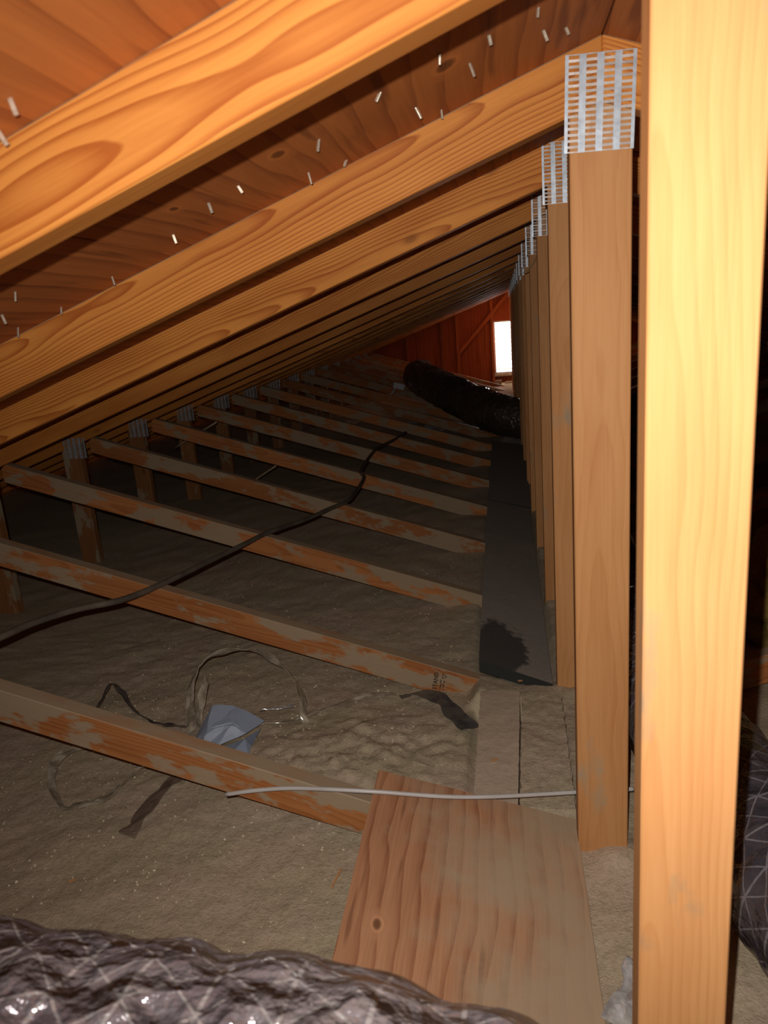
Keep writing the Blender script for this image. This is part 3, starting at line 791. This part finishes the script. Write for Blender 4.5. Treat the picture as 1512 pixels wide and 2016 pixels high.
bd = plank('walkway_board', [(-0.094, 1.822, 0.086), (0.1, 1.806, 0.024), (0.106, 3.63, 0.024), (-0.102, 3.60, 0.086)], 0, 0.034, M_BOARD, (8, 60), 0.0008, 0.0, 11)
tag(bd, 'dark dusty board along the post bases with a wiped black patch', 'board')
bd2 = plank('walkway_board', [(-0.100, 3.615, 0.084), (0.108, 3.645, 0.026), (0.145, 5.44, 0.026), (-0.100, 5.40, 0.084)], 0, 0.034, M_BOARD, (8, 40), 0.0008, 0.0, 13, origin=(-0.6, 3.2, 0))
tag(bd2, 'second dark dusty board farther back, behind the wiped one', 'board')

# ------------------------------------------------------------------ flexible ducts
def crinkle(ring, amp, seed):
    def f(L, a, p, r):
        ribs = 0.5 + 0.5 * math.cos(2 * math.pi * L / ring + 0.7 * noise.noise(p * 3))
        return r * (1 + amp * 0.5 * ribs + amp * 0.9 * noise.noise(p * 11 + Vector((seed, 0, 0))) + amp * 0.6 * abs(noise.noise(p * 27)) )
    return f
d1 = link('flex_duct', tube_mesh('flex_duct', [(-1.7, 0.32, 0.51), (-1.1, 0.32, 0.44), (-0.62, 0.32, 0.40), (-0.35, 0.315, 0.388), (-0.12, 0.31, 0.365), (0.05, 0.285, 0.325), (0.22, 0.22, 0.27), (0.4, 0.10, 0.22)],
          0.188, 110, 26, crinkle(0.075, 0.06, 1), True), M_DUCT_SILVER)
tag(d1, 'silvery netted flexible duct across the bottom left foreground', 'duct', 'insulated flexible air ducts')
d2 = link('flex_duct', tube_mesh('flex_duct', [(0.62, 0.30, 0.14), (0.52, 0.62, 0.13), (0.435, 0.90, 0.122), (0.385, 1.15, 0.122), (0.335, 1.5, 0.124), (0.325, 1.72, 0.13), (0.325, 2.1, 0.135), (0.33, 2.8, 0.13), (0.40, 3.4, 0.12)],
          0.112, 80, 22, crinkle(0.05, 0.06, 4), True), M_DUCT_BLACK)
tag(d2, 'black netted flexible duct behind the nearest post at the right edge', 'duct', 'insulated flexible air ducts')
d3 = link('flex_duct', tube_mesh('flex_duct', [(1.2, 5.78, 0.16), (0.6, 5.79, 0.17), (0.15, 5.80, 0.175), (-0.12, 5.98, 0.225), (-0.35, 6.28, 0.30), (-0.58, 6.68, 0.375), (-0.74, 7.1, 0.41), (-0.86, 7.6, 0.41), (-0.9, 8.1, 0.40)],
          0.150, 64, 18, crinkle(0.05, 0.13, 8), True), M_DUCT_FAR)
tag(d3, 'glossy black flexible duct in the distance below the bright vent', 'duct', 'insulated flexible air ducts')

# ------------------------------------------------------------------ cable and tube
cable_pts = [(-1.25, 1.10, 0.385), (-1.150, 1.33, 0.374), (-1.125, 1.452, 0.366), (-1.083, 1.572, 0.352), (-1.016, 1.673, 0.336), (-0.976, 1.83, 0.322), (-0.934, 2.08, 0.305), (-0.894, 2.27, 0.296), (-0.859, 2.44, 0.287),
             (-0.792, 2.69, 0.262), (-0.742, 2.907, 0.248), (-0.700, 3.05, 0.240), (-0.700, 3.25, 0.235), (-0.712, 3.54, 0.240), (-0.748, 3.66, 0.255), (-0.768, 4.24, 0.258), (-0.73, 4.7, 0.235), (-0.69, 5.05, 0.23)]
cb = link('electrical_cable', tube_mesh('electrical_cable', cable_pts, 0.0085, 10, 8), M_CABLE)
tag(cb, 'dark cable draped across the tops of the diagonal webs', 'cable')
tb = link('white_tube', tube_mesh('white_tube', [(-0.565, 1.17, 0.123), (-0.50, 1.172, 0.133), (-0.42, 1.175, 0.138), (-0.276, 1.18, 0.132), (-0.10, 1.215, 0.100), (0.106, 1.275, 0.074), (0.19, 1.295, 0.068), (0.222, 1.302, 0.066)], 0.0042, 10, 8), M_TUBE)
tag(tb, 'thin white plastic tube lying across above the plywood sheet', 'tube')

# ------------------------------------------------------------------ torn plastic strips and sheet
def strip(pts, width, label, mat=M_STRIP, lean=0.6, seed=0):
    o = link('plastic_strip', ribbon_mesh('plastic_strip', pts, width * 1.4, lean, seed=seed), mat)
    tag(o, label, 'plastic strip', 'torn plastic strips on the insulation'); return o
strip([(-1.13, 1.60, 0.02), (-1.125, 1.675, 0.05), (-1.11, 1.70, 0.075), (-1.07, 1.68, 0.06), (-1.02, 1.635, 0.035), (-0.955, 1.598, 0.026), (-0.89, 1.575, 0.026), (-0.825, 1.566, 0.026)], 0.022,
      'dark crumpled plastic strip peaking behind the nearest dusty web', M_STRIPD, 0.7, 1)
strip([(-0.812, 1.55, 0.025), (-0.845, 1.62, 0.055), (-0.855, 1.68, 0.10), (-0.845, 1.74, 0.125), (-0.80, 1.775, 0.135), (-0.74, 1.80, 0.13), (-0.67, 1.785, 0.115), (-0.60, 1.735, 0.09), (-0.558, 1.68, 0.06), (-0.54, 1.63, 0.03), (-0.538, 1.61, 0.012)], 0.026,
      'large arched loop of clear dusty plastic behind the grey sheet', M_STRIP, 0.9, 2)
strip([(-1.06, 1.50, 0.02), (-1.10, 1.42, 0.03), (-1.07, 1.335, 0.025), (-0.996, 1.258, 0.016), (-0.952, 1.262, 0.018), (-0.905, 1.285, 0.02), (-0.885, 1.351, 0.025), (-0.855, 1.43, 0.025), (-0.82, 1.50, 0.02)], 0.020,
      'plastic strip curled into a loop at the far left floor', M_STRIP, 0.5, 3)
strip([(-0.74, 1.44, 0.018), (-0.776, 1.365, 0.017), (-0.793, 1.308, 0.016), (-0.80, 1.239, 0.012), (-0.805, 1.185, 0.006)], 0.036,
      'wide flat brown plastic strip pointing toward the foreground', simple('brown_plastic', (0.19, 0.135, 0.10), 0.4, 0, 0.5, 0.004, (0.17, 0.12, 0.085), 30), 0.1, 4)
strip([(-0.66, 1.59, 0.022), (-0.587, 1.605, 0.02), (-0.53, 1.645, 0.018), (-0.474, 1.69, 0.018), (-0.401, 1.745, 0.017), (-0.319, 1.768, 0.014)], 0.015,
      'narrow plastic tail trailing right from the grey sheet', M_STRIP, 0.4, 5)
strip([(-0.305, 1.745, 0.016), (-0.25, 1.76, 0.02), (-0.191, 1.722, 0.022), (-0.15, 1.645, 0.024), (-0.11, 1.585, 0.022)], 0.040,
      'dark grey plastic flap ending against the dusty plank', M_STRIPD, 0.35, 6)
strip([(-0.82, 1.69, 0.095), (-0.822, 1.64, 0.06), (-0.805, 1.57, 0.02)], 0.022, 'upright pale plastic fold with a bright tip beside the grey sheet', M_STRIP, 1.1, 7)
strip([(-0.885, 1.67, 0.07), (-0.845, 1.62, 0.045), (-0.806, 1.565, 0.018)], 0.020, 'left upright plastic fold next to the bright-tipped one', M_STRIP, 1.0, 8)

# grey folded plastic sheet
bm = bmesh.new()
pv = {n: bm.verts.new(c) for n, c in dict(a=(-0.790, 1.500, 0.020), b=(-0.752, 1.560, 0.092), c=(-0.700, 1.575, 0.085), d=(-0.628, 1.575, 0.040), e=(-0.655, 1.520, 0.040),
      f=(-0.715, 1.480, 0.030), g=(-0.755, 1.475, 0.020), h=(-0.750, 1.500, 0.060), i=(-0.690, 1.525, 0.068)).items()}
for f in ('abh', 'ahg', 'bch', 'chi', 'hig', 'gif', 'ief', 'cie', 'cde'): bm.faces.new([pv[x] for x in f])
bmesh.ops.subdivide_edges(bm, edges=list(bm.edges), cuts=2, use_grid_fill=True)
for v in bm.verts: v.co += Vector((0, 0, 1)) * 0.004 * noise.noise(v.co * 40)
ex = bmesh.ops.solidify(bm, geom=list(bm.faces), thickness=0.002)
sheet = link('plastic_sheet', bm_to_mesh('plastic_sheet', bm), M_BAG)
tag(sheet, 'folded blue-grey plastic sheet behind the nearest dusty web', 'plastic sheet')
bm = bmesh.new()
fl_pts = [(-0.735, 1.466, 0.022), (-0.690, 1.470, 0.036), (-0.655, 1.505, 0.034), (-0.630, 1.55, 0.034), (-0.640, 1.50, 0.016), (-0.635, 1.465, 0.012), (-0.690, 1.445, 0.010)]
vs = [bm.verts.new(p) for p in fl_pts]; bm.faces.new([vs[0], vs[1], vs[6]]); bm.faces.new([vs[1], vs[2], vs[4], vs[5], vs[6]]); bm.faces.new([vs[2], vs[3], vs[4]])
bmesh.ops.solidify(bm, geom=list(bm.faces), thickness=0.0015)
link('torn_flap', bm_to_mesh('torn_flap', bm), M_BAG, sheet)
strip([(-0.655, 1.62, 0.045), (-0.62, 1.63, 0.044), (-0.575, 1.655, 0.040)], 0.022, 'short silvery plastic shred at the right corner of the grey sheet', M_FOIL, 0.4, 9)

# ------------------------------------------------------------------ foil, yellow batt, small things
def lump(name, c, dims, mat, seed, sub=4, amp=0.35, freq=3.0, facet=True):
    bm = bmesh.new(); bmesh.ops.create_icosphere(bm, subdivisions=sub, radius=1.0)
    for v in bm.verts:
        n = v.co.normalized(); d = 1 + amp * noise.noise(n * freq + Vector((seed, 0, 0))) + amp * 0.5 * noise.noise(n * freq * 2.7 + Vector((0, seed, 0)))
        v.co = Vector((n.x * dims[0] * d, n.y * dims[1] * d, n.z * dims[2] * d))
    return link(name, bm_to_mesh(name, bm, not facet), mat, None, c)
# crumpled foil: a folded skirt rising to a twisted neck
bm = bmesh.new(); rings = []
prof = [(0.0, 0.040), (0.02, 0.036), (0.04, 0.026), (0.055, 0.014), (0.07, 0.010), (0.09, 0.013), (0.105, 0.008), (0.112, 0.002)]
for i, (s, r) in enumerate(prof):
    ring = []
    for j in range(22):
        a = 2 * math.pi * j / 22; rr = r * (1 + 0.32 * math.sin(a * 5 + i * .5) * (1 - i / 9) + 0.35 * noise.noise(Vector((math.cos(a) * 2, math.sin(a) * 2, i * .6))))
        ring.append(bm.verts.new((math.cos(a) * rr, s, math.sin(a) * rr * 0.55)))
    rings.append(ring)
for i in range(len(rings) - 1):
    for j in range(22): bm.faces.new([rings[i][j], rings[i][(j + 1) % 22], rings[i + 1][(j + 1) % 22], rings[i + 1][j]])
bm.faces.new(rings[0]); bm.faces.new(rings[-1][::-1])
fo = link('foil_wrap', bm_to_mesh('foil_wrap', bm), M_FOIL, None, (0.143, 0.825, 0.03), (0.05, 0, -0.10))
fo.scale = (0.8, 1, 0.9)
tag(fo, 'crumpled silver foil wrap beside the nearest post at the bottom', 'foil')

bt = lump('fibreglass_batt', (0.80, 2.13, 0.14), (0.17, 0.19, 0.20), M_YELLOW, 3.3, 5, 0.30, 2.2, False)
tag(bt, 'yellow fibreglass insulation batt at the right edge beyond the duct', 'insulation')

def box_obj(name, dims, mat, loc, rot=(0, 0, 0), bev=0.001, parent=None):
    bm = bmesh.new(); box_bm(bm, -dims[0] / 2, dims[0] / 2, -dims[1] / 2, dims[1] / 2, -dims[2] / 2, dims[2] / 2)
    if bev: bmesh.ops.bevel(bm, geom=list(bm.edges), offset=bev, segments=2, affect='EDGES')
    return link(name, bm_to_mesh(name, bm), mat, parent, loc, rot)
jb = empty('junction_box', (-1.03, 7.32, web_top(-1.03)))
tag(jb, 'small white box sitting on a far web beside the glossy duct', 'box')
box_obj('box_body', (0.105, 0.05, 0.05), M_WHITEBOX, (0.0, -0.02, 0.028), (0, 0.30, 0.1), 0.003, jb)
box_obj('box_lid', (0.11, 0.012, 0.055), M_WHITEBOX, (0.0, -0.052, 0.028), (0, 0.30, 0.1), 0.003, jb)
link('pigtail', tube_mesh('pigtail', [(-0.03, -0.04, 0.03), (-0.06, -0.06, -0.02), (-0.09, -0.07, -0.05), (-0.12, -0.07, -0.045)], 0.009, 8, 6), M_WHITEBOX, jb)

bk = plank('wood_block', [(-0.115, 10.52), (-0.03, 10.52), (-0.03, 10.56), (-0.115, 10.56)], 0.068, 0.10, M_PALE, (2, 2), 0, 0, 1)
tag(bk, 'pale wood block standing below the bright vent', 'wood block')
lg = plank('lumber_offcut', [(0.02, 10.62), (0.42, 10.70), (0.42, 10.78), (0.02, 10.70)], 0.03, 0.038, M_PALE, (4, 2), 0.002, 0, 1)
tag(lg, 'lumber offcut lying at the foot of the red gable wall', 'lumber')

def scrap(loc, size, mat, label, seed, name='paper_scrap', cat='scrap'):
    bm = bmesh.new(); n = 5; g = [[None] * n for _ in range(n)]
    for i in range(n):
        for j in range(n):
            x, y = (i / (n - 1) - .5) * size[0], (j / (n - 1) - .5) * size[1]
            g[i][j] = bm.verts.new((x, y, 0.35 * size[1] * noise.noise(Vector((x * 30 + seed, y * 30, 0)))))
    for i in range(n - 1):
        for j in range(n - 1): bm.faces.new([g[i][j], g[i + 1][j], g[i + 1][j + 1], g[i][j + 1]])
    bmesh.ops.solidify(bm, geom=list(bm.faces), thickness=0.002)
    o = link(name, bm_to_mesh(name, bm), mat, None, loc, (random.uniform(.2, .5), random.uniform(-.2, .3), random.uniform(-.3, .3)))
    tag(o, label, cat); return o
scrap((-1.036, 4.90, web_top(-1.036) + 0.012), (0.10, 0.05), M_PAPER, 'red and white paper scrap on a dark web in mid distance', 1)
scrap((-0.692, 5.49, web_top(-0.692) + 0.010), (0.08, 0.03), M_FOIL, 'small foil scrap on a web left of the far duct', 2, 'foil_scrap')
scrap((-0.53, 5.49, web_top(-0.53) + 0.010), (0.15, 0.035), M_FOIL, 'longer foil scrap on a web under the far duct', 3, 'foil_scrap')
wl = link('loose_wire', tube_mesh('loose_wire', [(0.146, 2.995, 1.235), (0.144, 2.99, 1.205), (0.131, 2.985, 1.168), (0.110, 2.985, 1.141), (0.088, 2.99, 1.130)], 0.0022, 6, 6), M_WIRE)
tag(wl, 'thin brown wire curling below the peak plates of the far posts', 'wire')
for i, (a, b_, lab) in enumerate([((-1.95, 4.05, 0.36), (-1.60, 3.9, 0.52), 'thin pale stick leaning behind the vertical webs at left'),
                      ((-1.55, 4.0, 0.10), (-1.30, 3.95, 0.245), 'thin pale stick leaning low between the middle webs')]):
    o = link('stick', tube_mesh('stick', [a, tuple((p + q) / 2 + 0.004 for p, q in zip(a, b_)), b_], 0.005, 6, 3), M_PALE); tag(o, lab, 'stick')
for i, (x, y, l, r, lab) in enumerate([(-0.339, 1.10, 0.055, 1.45, 'long wood splinter on the insulation left of the plywood'), (0.014, 1.779, 0.012, 0.4, 'orange wood chip near the end of the dark board'),
                      (-0.05, 1.419, 0.016, 0.7, 'orange wood chip on the dusty plank'), (-0.854, 1.062, 0.012, 0.8, 'pale wood chip on the insulation at far left')]):
    zz = 0.045 if x > -0.1 else floor_z(x, y) + 0.003
    o = box_obj('wood_chip', (l, 0.004 if l > .03 else l * .5, 0.002), M_CHIP, (x, y, zz + 0.002), (0.05, 0.1, r), 0.0005); tag(o, lab, 'wood chip')

# loose crumbs over the insulation: nobody could count them
rc = random.Random(11); vv, ff = [], []
for i in range(2600):
    x = rc.uniform(-1.25, 0.45); y = rc.uniform(0.72, 1.9) if i % 4 else rc.uniform(1.9, 3.4)
    if (-0.33 < x < 0.12 and y < 1.44) or x > 0.12: continue
    if -0.12 < x < 0.12 and y > 1.25: continue
    s = rc.uniform(0.0012, 0.0030) * (1.4 if rc.random() < 0.06 else 1); z = floor_z(x, y) + s * 0.3; n = len(vv)
    dx, dy = rc.uniform(.5, 1.4), rc.uniform(.5, 1.4)
    vv += [(x + s * dx, y, z), (x, y + s * dy, z), (x - s * dx, y, z), (x, y - s * dy, z), (x, y, z + s), (x, y, z - s)]
    ff += [(n, n + 1, n + 4), (n + 1, n + 2, n + 4), (n + 2, n + 3, n + 4), (n + 3, n, n + 4), (n + 1, n, n + 5), (n + 2, n + 1, n + 5), (n + 3, n + 2, n + 5), (n, n + 3, n + 5)]
me = bpy.data.meshes.new('insulation_crumbs'); me.from_pydata(vv, [], ff); me.update()
tag(link('insulation_crumbs', me, M_CRUMB), 'pale crumbs scattered over the brown loose insulation', 'crumbs', kind='stuff')
